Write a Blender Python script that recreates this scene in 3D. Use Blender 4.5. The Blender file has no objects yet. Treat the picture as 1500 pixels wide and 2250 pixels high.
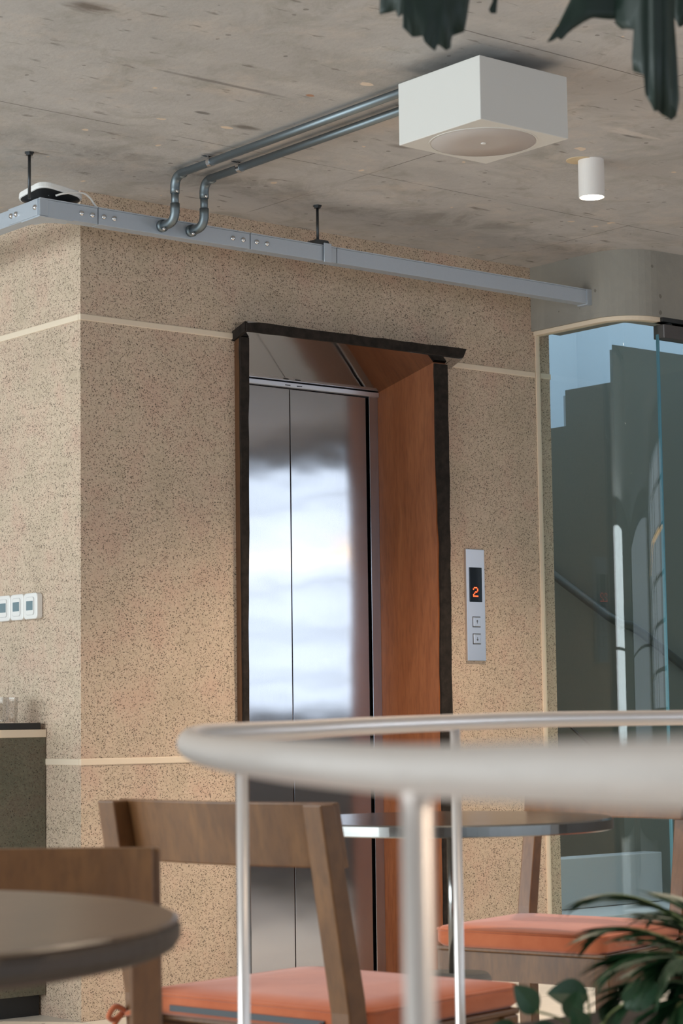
import bpy, bmesh, math, random
from mathutils import Vector, Matrix
random.seed(7)
PI = math.pi
scn = bpy.context.scene
COL = scn.collection

# ------------------------------------------------------------------ camera
CAM = Vector((-3.786, -5.926, 0.95))
YAW, PITCH, ROLL, FPX = 0.8806, 0.0971, -0.0131, 4705.8
cd = bpy.data.cameras.new('camera'); cam = bpy.data.objects.new('camera', cd); COL.objects.link(cam)
_v = Vector((math.cos(YAW)*math.cos(PITCH), math.sin(YAW)*math.cos(PITCH), math.sin(PITCH)))
_r = Vector((math.sin(YAW), -math.cos(YAW), 0)); _u = _r.cross(_v)
_rr = _r*math.cos(ROLL) + _u*math.sin(ROLL); _uu = _u*math.cos(ROLL) - _r*math.sin(ROLL)
cam.matrix_world = Matrix(((_rr.x, _uu.x, -_v.x, CAM.x), (_rr.y, _uu.y, -_v.y, CAM.y), (_rr.z, _uu.z, -_v.z, CAM.z), (0, 0, 0, 1)))
cd.sensor_fit = 'VERTICAL'; cd.sensor_height = 36.0; cd.lens = FPX/2250*36.0
cd.clip_start = 0.05; cd.clip_end = 100
cd.dof.use_dof = True; cd.dof.focus_distance = 7.2; cd.dof.aperture_fstop = (cd.lens/1000)/0.0082; cd.dof.aperture_blades = 0
scn.camera = cam

# ------------------------------------------------------------------ world, light, exposure
w = bpy.data.worlds.new('world'); scn.world = w; w.use_nodes = True
w.node_tree.nodes['Background'].inputs[0].default_value = (0.74, 0.87, 1.0, 1)
w.node_tree.nodes['Background'].inputs[1].default_value = 1.5
vs = scn.view_settings
vs.view_transform = 'Standard'; vs.look = 'None'; vs.gamma = 1.0; vs.use_curve_mapping = False
vs.exposure = 0.13

def area(name, loc, rot, sx, sy, power, col):
    l = bpy.data.lights.new(name, 'AREA'); l.shape = 'RECTANGLE'; l.size = sx; l.size_y = sy; l.energy = power; l.color = col
    o = bpy.data.objects.new(name, l); COL.objects.link(o); o.location = loc; o.rotation_euler = rot
    return o
# daylight standing in the three window openings
area('daylight_left', (-7.35, 0.25, 1.5), (0, -PI/2, 0), 2.1, 7.5, 400, (0.86, 0.96, 0.98))
area('daylight_right', (4.62, -5.62, 1.7), (0, PI/2, 0), 1.6, 5.16, 18, (0.88, 0.93, 1.0))
area('daylight_back', (-1.5, -9.35, 1.5), (PI/2, 0, 0), 9.0, 2.1, 8, (0.90, 0.95, 1.0))

area('stair_fill_light', (3.25, 0.75, 5.55), (0, 0, 0), 2.0, 2.2, 105, (0.76, 0.88, 1.0))  # added lamp over the open stairwell, brightens the stair hall

# ------------------------------------------------------------------ helpers
def obj(name, bm, mat, parent=None, smooth=False, bevel=0):
    bmesh.ops.recalc_face_normals(bm, faces=bm.faces[:])
    me = bpy.data.meshes.new(name); bm.to_mesh(me); bm.free()
    return objm(name, me, mat, parent, smooth, bevel)
def objm(name, me, mat, parent=None, smooth=False, bevel=0):
    o = bpy.data.objects.new(name, me); COL.objects.link(o)
    if mat is not None and not me.materials: me.materials.append(mat)
    if smooth:
        me.polygons.foreach_set('use_smooth', [True]*len(me.polygons))
    if bevel:
        b = o.modifiers.new('bevel', 'BEVEL'); b.width = bevel; b.segments = 2; b.limit_method = 'ANGLE'; b.angle_limit = 0.7
    if parent: o.parent = parent
    return o
def tag(o, label, cat, group=None, kind=None):
    o['label'] = label; o['category'] = cat
    if group: o['group'] = group
    if kind: o['kind'] = kind
    return o
def struct(o, label, cat):
    return tag(o, label, cat, kind='structure')
def thing(name, label, cat, loc=(0, 0, 0), rz=0, group=None, kind=None):
    o = bpy.data.objects.new(name, None); COL.objects.link(o); o.location = loc; o.rotation_euler = (0, 0, rz)
    o.empty_display_size = 0.1
    return tag(o, label, cat, group, kind)
def copy_tree(o, parent=None):
    c = o.copy(); COL.objects.link(c); c.parent = parent
    for ch in [x for x in bpy.data.objects if x.parent == o]: copy_tree(ch, c)
    return c
def box(bm, x0, x1, y0, y1, z0, z1):
    v = [bm.verts.new((x, y, z)) for z in (z0, z1) for y in (y0, y1) for x in (x0, x1)]
    for f in ((0, 2, 3, 1), (4, 5, 7, 6), (0, 1, 5, 4), (2, 6, 7, 3), (0, 4, 6, 2), (1, 3, 7, 5)):
        bm.faces.new([v[i] for i in f])
def B(*a):
    bm = bmesh.new(); box(bm, *a); return bm
def prism(bm, pts, off):
    """closed polygon pts (3D) extruded along the vector off"""
    off = Vector(off); a = [bm.verts.new(p) for p in pts]; b = [bm.verts.new(Vector(p)+off) for p in pts]
    bm.faces.new(a); bm.faces.new(b[::-1]); n = len(a)
    for i in range(n):
        j = (i+1) % n; bm.faces.new((a[i], b[i], b[j], a[j]))
def frames(path):
    P = [Vector(p) for p in path]; n = len(P); T = []
    for i in range(n):
        T.append((P[min(i+1, n-1)]-P[max(i-1, 0)]).normalized())
    up = Vector((0, 0, 1)) if abs(T[0].z) < 0.9 else Vector((1, 0, 0))
    N = [(up - T[0]*up.dot(T[0])).normalized()]
    for i in range(1, n):
        q = N[-1] - T[i]*N[-1].dot(T[i]); N.append(q.normalized())
    return P, T, N
def tube(bm, path, r, seg=12, cap=True):
    P, T, N = frames(path); R = r if isinstance(r, (list, tuple)) else [r]*len(P); rings = []
    for p, t, nn, rad in zip(P, T, N, R):
        b = t.cross(nn)
        rings.append([bm.verts.new(p + (nn*math.cos(2*PI*k/seg) + b*math.sin(2*PI*k/seg))*rad) for k in range(seg)])
    for a, b in zip(rings, rings[1:]):
        for k in range(seg): bm.faces.new((a[k], a[(k+1) % seg], b[(k+1) % seg], b[k]))
    if cap: bm.faces.new(rings[0][::-1]); bm.faces.new(rings[-1])
def TUBE(path, r, seg=12):
    bm = bmesh.new(); tube(bm, path, r, seg); return bm
def lathe(bm, prof, c=(0, 0, 0), seg=48):
    rings = []
    for r, z in prof:
        rings.append([bm.verts.new((c[0]+r*math.cos(2*PI*k/seg), c[1]+r*math.sin(2*PI*k/seg), c[2]+z)) for k in range(seg)])
    for a, b in zip(rings, rings[1:]):
        for k in range(seg): bm.faces.new((a[k], a[(k+1) % seg], b[(k+1) % seg], b[k]))
    bm.faces.new(rings[0][::-1]); bm.faces.new(rings[-1])
def LATHE(prof, c=(0, 0, 0), seg=48):
    bm = bmesh.new(); lathe(bm, prof, c, seg); return bm
def spline(pts, n=8):
    P = [Vector(p) for p in pts]; out = []
    for i in range(len(P)-1):
        p0, p1, p2, p3 = P[max(i-1, 0)], P[i], P[i+1], P[min(i+2, len(P)-1)]
        for k in range(n):
            t = k/n
            out.append(0.5*((2*p1)+(p2-p0)*t+(2*p0-5*p1+4*p2-p3)*t*t+(3*p1-p0-3*p2+p3)*t**3))
    out.append(P[-1]); return out
def arc_path(a, b, c, rad, n=8):
    """a-b-c with the corner at b rounded"""
    a, b, c = Vector(a), Vector(b), Vector(c); d1 = (a-b).normalized(); d2 = (c-b).normalized()
    p1 = b+d1*rad; p2 = b+d2*rad; o = [a]
    for k in range(n+1):
        t = k/n; o.append((1-t)**2*p1+2*t*(1-t)*b+t*t*p2)
    o.append(c); return o
def rounded(w_, h_, r, n=5):
    pts = []
    for cx, cy, a0 in ((w_/2-r, h_/2-r, 0), (-w_/2+r, h_/2-r, PI/2), (-w_/2+r, -h_/2+r, PI), (w_/2-r, -h_/2+r, 1.5*PI)):
        for k in range(n+1):
            a = a0+PI/2*k/n; pts.append((cx+r*math.cos(a), cy+r*math.sin(a)))
    return pts

# ------------------------------------------------------------------ materials
def lin(c):
    return tuple(((x/255)/12.92 if x <= 10 else ((x/255+0.055)/1.055)**2.4) for x in c)+(1,)
def mat(name, col=(200, 200, 200), rough=0.5, metal=0.0, **kw):
    m = bpy.data.materials.new(name); m.use_nodes = True; p = m.node_tree.nodes['Principled BSDF']
    p.inputs['Base Color'].default_value = lin(col); p.inputs['Roughness'].default_value = rough; p.inputs['Metallic'].default_value = metal
    for k, v_ in kw.items(): p.inputs[k.replace('_', ' ')].default_value = v_
    return m
class N:
    def __init__(s, m): s.t = m.node_tree; s.n = s.t.nodes; s.l = s.t.links; s.p = s.n['Principled BSDF']; s.c = s.n.new('ShaderNodeTexCoord').outputs['Object']
    def link(s, a, b): s.l.new(a, b)
    def map(s, scale=(1, 1, 1), rot=(0, 0, 0), src=None):
        m = s.n.new('ShaderNodeMapping'); s.link(src or s.c, m.inputs[0]); m.inputs['Scale'].default_value = scale; m.inputs['Rotation'].default_value = rot; return m.outputs[0]
    def noise(s, scale, detail=4, rough=0.5, src=None, dist=0):
        m = s.n.new('ShaderNodeTexNoise'); s.link(src or s.c, m.inputs['Vector']); m.inputs['Scale'].default_value = scale; m.inputs['Detail'].default_value = detail
        m.inputs['Roughness'].default_value = rough; m.inputs['Distortion'].default_value = dist; return m.outputs['Fac']
    def voro(s, scale, src=None, feature='F1'):
        m = s.n.new('ShaderNodeTexVoronoi'); s.link(src or s.c, m.inputs['Vector']); m.inputs['Scale'].default_value = scale; m.feature = feature; return m
    def ramp(s, fac, stops, interp='LINEAR'):
        m = s.n.new('ShaderNodeValToRGB'); s.link(fac, m.inputs[0]); e = m.color_ramp.elements; m.color_ramp.interpolation = interp
        while len(e) < len(stops): e.new(0.5)
        for k, (p, c) in enumerate(stops):
            e[k].position = p; e[k].color = c if len(c) == 4 else tuple(c)+(1,)
        return m.outputs[0]
    def bw(s, fac, a, b):
        return s.ramp(fac, [(a, (0, 0, 0)), (b, (1, 1, 1))]) if a < b else s.ramp(fac, [(b, (1, 1, 1)), (a, (0, 0, 0))])
    def math(s, op, a, b=None):
        m = s.n.new('ShaderNodeMath'); m.operation = op
        for i, x in enumerate((a, b)):
            if x is None: continue
            if isinstance(x, (int, float)): m.inputs[i].default_value = x
            else: s.link(x, m.inputs[i])
        return m.outputs[0]
    def mix(s, fac, a, b, blend='MIX'):
        m = s.n.new('ShaderNodeMix'); m.data_type = 'RGBA'; m.blend_type = blend
        for i, x in ((0, fac), (6, a), (7, b)):
            if isinstance(x, (int, float)): m.inputs[i].default_value = x
            elif isinstance(x, tuple): m.inputs[i].default_value = x
            else: s.link(x, m.inputs[i])
        return m.outputs[2]
    def bump(s, h, strength=0.3, dist=0.01):
        m = s.n.new('ShaderNodeBump'); s.link(h, m.inputs['Height']); m.inputs['Strength'].default_value = strength; m.inputs['Distance'].default_value = dist
        s.link(m.outputs[0], s.p.inputs['Normal'])
    def color(s, c): s.link(c, s.p.inputs['Base Color'])
    def sep(s):
        m = s.n.new('ShaderNodeSeparateXYZ'); s.link(s.c, m.inputs[0]); return m.outputs

def terrazzo(name, base, dark, lightc, dens=1.0):
    m = mat(name, (200, 180, 150), 0.85); g = N(m)
    big = g.noise(2.6, 4, 0.6); mid = g.noise(80, 4, 0.65); hue = g.noise(7.0, 4, 0.65, src=g.map((1, 1, 1), (0.5, 0.3, 0.2)))
    c = g.mix(g.bw(mid, 0.32, 0.70), lin(base), lin(lightc))
    c = g.mix(g.math('MULTIPLY', g.bw(hue, 0.50, 0.68), 0.45), c, lin((base[0]+8, base[1]-8, base[2]-4)))
    c = g.mix(g.math('MULTIPLY', g.bw(hue, 0.50, 0.34), 0.35), c, lin((base[0]-16, base[1]-8, base[2]-10)))
    c = g.mix(g.math('MULTIPLY', g.bw(big, 0.45, 0.72), 0.30), c, lin((base[0]-26, base[1]-25, base[2]-22)))
    clump = g.noise(9, 3, 0.6)
    def specks(c, scale, rad, share, jitter, strength, rot):
        v1 = g.voro(scale, src=g.map((1, 1, 1.25), rot)); jit_ = g.noise(scale*1.7, 2, 0.6)
        sp = g.bw(g.math('ADD', v1.outputs['Distance'], g.math('MULTIPLY', jit_, jitter)), rad+0.10, rad-0.02)
        sc = g.n.new('ShaderNodeSeparateColor'); g.link(v1.outputs['Color'], sc.inputs[0])
        sel = g.math('LESS_THAN', sc.outputs[0], g.math('MULTIPLY', clump, share*2*dens))
        tone = g.mix(sc.outputs[1], lin(dark), lin((dark[0]+58, dark[1]+46, dark[2]+34)))
        return g.mix(g.math('MULTIPLY', g.math('MULTIPLY', sp, sel), strength), c, tone), v1
    c, v1 = specks(c, 105, 0.47, 0.55, 0.45, 0.78, (0.4, 0.2, 0.1))
    c, v2 = specks(c, 175, 0.50, 0.60, 0.40, 0.75, (0.1, 0.9, 0.4))
    c, v3 = specks(c, 70, 0.36, 0.10, 0.40, 0.90, (0.8, 0.3, 0.6))
    g.color(c); g.bump(g.math('ADD', mid, g.math('MULTIPLY', v1.outputs['Distance'], 0.5)), 0.4, 0.004)
    return m
M = {}
M['terrazzo'] = terrazzo('terrazzo', (191, 169, 148), (62, 54, 49), (215, 194, 172))
M['terrazzo_dark'] = terrazzo('terrazzo_dark', (96, 92, 78), (46, 44, 38), (118, 112, 96), 0.8)
def concrete(name, a, b, c3, joints=False, rough=0.85):
    m = mat(name, a, rough); g = N(m)
    n1 = g.noise(1.6, 6, 0.62, dist=0.6); n2 = g.noise(7, 6, 0.65); n3 = g.noise(38, 4, 0.6)
    streak = g.noise(1.0, 5, 0.6, src=g.map((1.2, 7.0, 1.0), (0, 0, 0.06)))
    c = g.mix(g.bw(n1, 0.35, 0.68), lin(a), lin(b))
    c = g.mix(g.math('MULTIPLY', g.bw(streak, 0.5, 0.72), 0.55), c, lin(c3))
    c = g.mix(g.math('MULTIPLY', g.bw(n2, 0.52, 0.74), 0.35), c, lin((a[0]+18, a[1]+16, a[2]+12)))
    pit = g.voro(26); sc = g.n.new('ShaderNodeSeparateColor'); g.link(pit.outputs['Color'], sc.inputs[0])
    d = g.math('ADD', pit.outputs['Distance'], g.math('MULTIPLY', n3, 0.5))
    pm = g.math('MULTIPLY', g.math('LESS_THAN', d, 0.42), g.math('LESS_THAN', sc.outputs[0], 0.10))
    c = g.mix(g.math('MULTIPLY', pm, 0.55), c, lin((88, 80, 72)))
    if joints:
        x, y, z = g.sep()
        wob = g.math('MULTIPLY', g.math('SUBTRACT', n2, 0.5), 0.010)
        def line(ax, v_, wd, mk):
            dd = g.math('ABSOLUTE', g.math('ADD', g.math('SUBTRACT', ax, v_), wob))
            return g.math('MULTIPLY', g.math('LESS_THAN', dd, wd), mk)
        mk = g.bw(g.noise(2.6, 2, 0.5), 0.40, 0.5)
        ln = line(y, -0.734, 0.0022, mk)
        for ax, v_ in ((x, 0.632), (y, -2.0), (x, -1.85), (x, 1.86), (y, -3.22)):
            ln = g.math('MAXIMUM', ln, line(ax, v_, 0.0022, mk))
        c = g.mix(g.math('MULTIPLY', ln, 0.75), c, lin((72, 64, 56)))
        st = g.n.new('ShaderNodeTexNoise'); g.link(g.map((0.7, 2.6, 1)), st.inputs['Vector']); st.inputs['Scale'].default_value = 1.5; st.inputs['Detail'].default_value = 5
        c = g.mix(g.math('MULTIPLY', g.bw(st.outputs['Fac'], 0.60, 0.74), 0.22), c, lin((118, 112, 106)))
        mo = g.noise(4.5, 8, 0.72, dist=0.8)
        c = g.mix(g.math('MULTIPLY', g.bw(mo, 0.50, 0.68), 0.6), c, lin((150, 146, 138)))
        c = g.mix(g.math('MULTIPLY', g.bw(g.noise(3.1, 7, 0.7, src=g.map((1, 1, 1), (0.3, 0.2, 0.9))), 0.52, 0.68), 0.55), c, lin((208, 196, 186)))
        sc8 = g.noise(17, 3, 0.6, src=g.map((0.45, 1.7, 1), (0, 0, 0.25)))
        c = g.mix(g.math('MULTIPLY', g.bw(sc8, 0.64, 0.72), 0.7), c, lin((112, 104, 98)))
        fl = g.noise(13, 2, 0.4, src=g.map((1, 1, 1), (0.7, 0.1, 2.1)))
        c = g.mix(g.math('MULTIPLY', g.bw(fl, 0.745, 0.755), 0.8), c, lin((224, 204, 182)))
        def spot(c, x0, y0, rx, ry, colr, k, soft=0.5):
            dx_ = g.math('DIVIDE', g.math('SUBTRACT', x, x0), rx); dy_ = g.math('DIVIDE', g.math('SUBTRACT', y, y0), ry)
            d_ = g.math('SQRT', g.math('ADD', g.math('MULTIPLY', dx_, dx_), g.math('MULTIPLY', dy_, dy_)))
            d_ = g.math('ADD', d_, g.math('MULTIPLY', g.math('SUBTRACT', sc8, 0.5), 1.6))
            return g.mix(g.math('MULTIPLY', g.bw(d_, 1.0, soft), k), c, lin(colr))
        for a_ in ((-0.972, -1.571, 0.075, 0.05, (84, 70, 58), 0.75, 0.3), (-0.016, -0.936, 0.06, 0.03, (92, 84, 76), 0.7, 0.3), (-0.06, -0.90, 0.02, 0.012, (226, 206, 184), 0.9, 0.8), (-0.01, -1.486, 0.024, 0.016, (232, 214, 196), 0.95, 0.85),
                   (-0.068, -1.306, 0.018, 0.013, (176, 122, 84), 0.8, 0.7), (0.49, -1.05, 0.06, 0.02, (110, 100, 92), 0.6, 0.3), (0.93, -1.582, 0.13, 0.03, (214, 206, 200), 0.6, 0.5), (0.98, -1.56, 0.05, 0.012, (84, 80, 78), 0.7, 0.4), (-0.21, -0.985, 0.03, 0.012, (90, 86, 84), 0.7, 0.6), (-0.34, -1.25, 0.26, 0.012, (118, 112, 110), 0.7, 0.3)):
            c = spot(c, *a_)
        bnd = g.math('ABSOLUTE', g.math('ADD', g.math('ADD', y, 0.40), g.math('MULTIPLY', g.math('SUBTRACT', n1, 0.5), 0.5)))
        c = g.mix(g.math('MULTIPLY', g.bw(bnd, 0.13, 0.03), g.math('MULTIPLY', g.bw(mo, 0.36, 0.58), 0.45)), c, lin((112, 109, 107)))
        rust = g.bw(g.noise(5.2, 3, 0.5), 0.70, 0.78)
        c = g.mix(g.math('MULTIPLY', rust, 0.5), c, lin((104, 84, 62)))
    g.color(c); g.bump(g.math('ADD', n2, g.math('MULTIPLY', n3, 0.4)), 0.25, 0.01)
    return m
M['ceiling'] = concrete('concrete_ceiling', (188, 185, 184), (174, 171, 169), (200, 196, 193), True)
M['beam'] = concrete('concrete_beam', (150, 146, 138), (136, 132, 126), (164, 158, 148))
M['plaster'] = mat('pale_plaster', (226, 208, 186), 0.7)
M['offwhite_wall'] = mat('brown_wall', (112, 102, 94), 0.8)
M['stair_paint'] = mat('stair_paint', (120, 127, 122), 0.75)
M['stair_pale'] = mat('stair_pale', (172, 183, 190), 0.75)
M['floor'] = concrete('floor_stone', (226, 219, 209), (216, 209, 199), (232, 225, 215), False, 0.45)
M['grout'] = mat('grout', (150, 138, 124), 0.9)
def steel(name, col, rough, wav=0.0, grain=(1, 1, 60), gs=0.02, aniso=0.0):
    m = mat(name, col, rough, 1.0); g = N(m)
    gr = g.noise(30, 3, 0.6, src=g.map(grain))
    r_ = g.n.new('ShaderNodeMapRange'); g.link(gr, r_.inputs[0]); r_.inputs[3].default_value = rough*0.75; r_.inputs[4].default_value = rough*1.3
    g.link(r_.outputs[0], g.p.inputs['Roughness'])
    if wav:
        g.bump(g.noise(2.2, 2, 0.4, src=g.map((1.0, 1.0, 1.6))), 1.0, wav)
    return m
M['door_steel'] = steel('door_steel', (192, 193, 199), 0.12, 0.0025, (40, 40, 0.6))
_n = M['door_steel'].node_tree; _t = _n.nodes.new('ShaderNodeCombineXYZ'); _t.inputs[0].default_value = 1.0; _n.links.new(_t.outputs[0], _n.nodes['Principled BSDF'].inputs['Tangent']); _n.nodes['Principled BSDF'].inputs['Anisotropic'].default_value = 0.75
M['mirror_steel'] = steel('mirror_steel', (190, 189, 190), 0.08, 0.004)
M['rail_steel'] = steel('rail_steel', (240, 232, 228), 0.38); M['rail_steel'].node_tree.nodes['Principled BSDF'].inputs['Metallic'].default_value = 0.75
M['table_steel'] = steel('table_steel', (150, 149, 147), 0.18)
M['galv'] = steel('galvanised', (186, 194, 204), 0.48, 0.0, (3, 3, 3)); M['galv'].node_tree.nodes['Principled BSDF'].inputs['Metallic'].default_value = 0.55
M['conduit'] = steel('conduit_steel', (128, 138, 144), 0.48)
M['dark_galv'] = mat('dark_metal', (70, 72, 74), 0.4, 0.8)
M['plate'] = steel('plate_steel', (214, 214, 220), 0.32)
M['patch_metal'] = mat('patch_metal', (110, 106, 106), 0.4, 0.8)
M['black'] = mat('black_gap', (12, 12, 13), 0.8)
def wood(name, a, b, rough=0.45, scale=(1, 1, 0.12), ns=14):
    m = mat(name, a, rough); g = N(m); s_ = g.map(scale)
    n1 = g.noise(ns, 5, 0.6, src=s_, dist=1.2); n2 = g.noise(ns*9, 2, 0.5, src=s_)
    c = g.mix(g.bw(n1, 0.3, 0.7), lin(a), lin(b)); c = g.mix(g.math('MULTIPLY', g.bw(n2, 0.45, 0.7), 0.3), c, lin(tuple(int(x*0.7) for x in b)))
    g.color(c); g.bump(n2, 0.08, 0.002); return m
M['lift_wood'] = wood('lift_wood', (154, 94, 57), (128, 72, 39), 0.38)
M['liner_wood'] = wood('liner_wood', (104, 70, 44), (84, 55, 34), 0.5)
M['chair_wood'] = wood('chair_wood', (126, 86, 50), (96, 62, 35), 0.42, (0.3, 1, 0.3), 12)
M['table_wood'] = wood('table_wood', (112, 88, 66), (90, 68, 50), 0.3, (0.25, 1, 1), 10)
M['table_edge_shade'] = mat('table_edge_shade', (70, 56, 46), 0.45)  # wood colour darkened to carry the shade on the rim
m = M['dark_trim'] = mat('dark_trim', (52, 46, 42), 0.85, 0.0, Specular_IOR_Level=0.2); g = N(m); g.color(g.mix(g.bw(g.noise(30, 4, 0.6), 0.35, 0.7), lin((34, 29, 26)), lin((52, 45, 40)))); g.bump(g.noise(90, 3), 0.4, 0.003)
m = M['cushion'] = mat('orange_cloth', (214, 120, 76), 0.9); g = N(m); g.color(g.mix(g.bw(g.noise(9, 4, 0.6), 0.35, 0.7), lin((180, 92, 54)), lin((196, 108, 68)))); g.bump(g.noise(420, 2), 0.25, 0.001); M['cushion'].node_tree.nodes['Principled BSDF'].inputs['Sheen Weight'].default_value = 0.3
M['white'] = mat('white_plastic', (232, 230, 228), 0.4)
M['speaker'] = mat('speaker_paint', (214, 212, 208), 0.55)
m = M['grille'] = mat('speaker_cloth', (186, 178, 174), 1.0, 0.0, Specular_IOR_Level=0.0); g = N(m); g.bump(g.voro(700).outputs['Distance'], 0.3, 0.001)
M['lamp_body'] = mat('lamp_body', (226, 220, 216), 0.45)
M['black_plastic'] = mat('black_plastic', (30, 31, 33), 0.45)
M['screen'] = mat('lcd_screen', (122, 142, 150), 0.15)
M['display'] = mat('display_glass', (24, 34, 44), 0.08)
M['zip'] = mat('zip_tape', (66, 70, 74), 0.6)
M['chrome'] = mat('chrome', (220, 220, 222), 0.15, 1.0)
def emit(name, col, s):
    m = mat(name, col, 0.5); p = m.node_tree.nodes['Principled BSDF']; p.inputs['Emission Color'].default_value = lin(col); p.inputs['Emission Strength'].default_value = s; return m
M['lens'] = emit('lamp_lens', (255, 240, 214), 14)
M['led'] = emit('led_red', (255, 82, 40), 3.0)
M['strip_light'] = emit('strip_light', (255, 206, 140), 6)
m = M['leaf_dark'] = mat('leaf_dark', (34, 66, 50), 0.5); g = N(m); g.color(g.mix(g.noise(9, 4, 0.6), lin((12, 26, 20)), lin((24, 46, 36))))
m = M['leaf_green'] = mat('leaf_green', (46, 92, 50), 0.42); g = N(m); g.color(g.mix(g.noise(12, 3, 0.6), lin((18, 44, 28)), lin((44, 84, 48))))
M['stem'] = mat('stem_green', (120, 132, 84), 0.5)
M['soil'] = mat('soil', (58, 46, 38), 0.95)
M['planter'] = concrete('planter_concrete', (150, 140, 130), (138, 130, 120), (160, 150, 140))
def glassmat(name, tint, ior=1.5):
    m = bpy.data.materials.new(name); m.use_nodes = True; t = m.node_tree; t.nodes.clear()
    o = t.nodes.new('ShaderNodeOutputMaterial'); mx = t.nodes.new('ShaderNodeMixShader'); tr = t.nodes.new('ShaderNodeBsdfTransparent'); gl = t.nodes.new('ShaderNodeBsdfGlossy'); lw = t.nodes.new('ShaderNodeLayerWeight'); lw.inputs[0].default_value = 0.5; pw = t.nodes.new('ShaderNodeMath'); pw.operation = 'POWER'; pw.inputs[1].default_value = 4.5
    t.links.new(lw.outputs['Facing'], pw.inputs[0]); fr = t.nodes.new('ShaderNodeMath'); fr.operation = 'MULTIPLY_ADD'; fr.inputs[1].default_value = 0.9; fr.inputs[2].default_value = 0.035*ior/1.5; t.links.new(pw.outputs[0], fr.inputs[0]); tr.inputs[0].default_value = tint; gl.inputs['Roughness'].default_value = 0.01
    t.links.new(fr.outputs[0], mx.inputs[0]); t.links.new(tr.outputs[0], mx.inputs[1]); t.links.new(gl.outputs[0], mx.inputs[2]); t.links.new(mx.outputs[0], o.inputs[0]); return m
M['glass'] = glassmat('clear_glass', (0.93, 0.97, 0.965, 1))
M['cup'] = glassmat('cup_plastic', (0.90, 0.89, 0.88, 1), 1.6)
M['glass_edge'] = mat('glass_edge', (92, 140, 160), 0.12); M['stair_rail'] = mat('stair_rail', (66, 74, 72), 0.6)

# ------------------------------------------------------------------ the room
ZC = 2.715
CORE_R = 2.182
# front of the lift core, one wall with the portal left open
bm = bmesh.new()
box(bm, 0, 0.634, 0, 0.34, 0, ZC); box(bm, 1.603, CORE_R, 0, 1.9, 0, ZC); box(bm, 0.634, 1.603, 0, 0.34, 2.335, ZC)
wall_front = struct(obj('wall_front', bm, M['terrazzo']), 'warm beige pebble wash wall around the lift', 'wall')
wall_left = struct(obj('wall_left', B(0, 0.25, 0.34, 4.4, 0, ZC), M['terrazzo']), 'beige pebble wash side wall left of the lift corner', 'wall')
# pale inlay lines
ZH, ZL = 2.290, 0.827
def strip(name, x0, x1, y0, y1, z, lab, h=0.011):
    struct(obj(name, B(x0, x1, y0, y1, z-h, z+h), M['plaster'], bevel=0.003), lab, 'trim')
strip('trim_1', -0.004, 0.634, -0.004, 0.01, ZH, 'pale horizontal inlay line left of the lift header')
strip('trim_2', 1.66, 2.10, -0.004, 0.01, ZH, 'pale horizontal inlay line right of the lift header')
strip('trim_3', -0.004, 0.01, 0.01, 4.3, ZH, 'pale upper inlay line along the side wall')
strip('trim_4', -0.004, 0.634, -0.004, 0.01, ZL, 'pale low inlay line behind the chair back')
strip('trim_5', -0.004, 0.01, 0.01, 4.3, ZL, 'pale low inlay line meeting the counter')
strip('trim_6', 2.127, 2.186, -0.004, 0.01, ZH, 'short pale inlay line seen behind the glass')
strip('trim_7', 1.603, 2.10, -0.004, 0.01, ZL, 'pale low inlay line right of the lift')
struct(obj('trim_8', B(2.103, 2.123, -0.006, 0.01, 0, 2.455), M['plaster']), 'pale vertical joint strip where glass meets the wall', 'trim')
# curved concrete beam over the glass
def beam_path():
    p = [Vector((2.085, 0.0, 0)), Vector((2.085, -0.34, 0))]
    c = Vector((2.265, -0.34, 0))
    for k in range(1, 11):
        a = PI + (PI/2-0.06)*k/10; p.append(c+Vector((0.18*math.cos(a), 0.17*math.sin(a), 0)))
    e = p[-1]; p.append(Vector((4.3, e.y-0.10, 0))); return p
BP = beam_path()
def offset(path, d):
    o = []
    for i, p in enumerate(path):
        t = (path[min(i+1, len(path)-1)]-path[max(i-1, 0)]).normalized(); o.append(p+Vector((-t.y, t.x, 0))*d)
    return o
def ribbon(bm, pa, pb, z0, z1):
    n = len(pa); R = [[bm.verts.new((p.x, p.y, z)) for p in q] for q, z in ((pa, z0), (pa, z1), (pb, z1), (pb, z0))]
    for i in range(n-1):
        for a in range(4):
            q, s_ = R[a], R[(a+1) % 4]; bm.faces.new((q[i], q[i+1], s_[i+1], s_[i]))
    bm.faces.new([r_[0] for r_ in R]); bm.faces.new([r_[-1] for r_ in R][::-1])
bm = bmesh.new(); ribbon(bm, BP, offset(BP, 0.16), 2.462, 3.4)
struct(obj('trim_9', bm, M['beam']), 'curved grey concrete beam above the glass enclosure', 'beam')
bm = bmesh.new(); ribbon(bm, offset(BP, 0.012)[:13], offset(BP, 0.05)[:13], 2.446, 2.464)
struct(obj('trim_10', bm, M['plaster']), 'pale curved channel along the top of the glass', 'trim')
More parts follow.
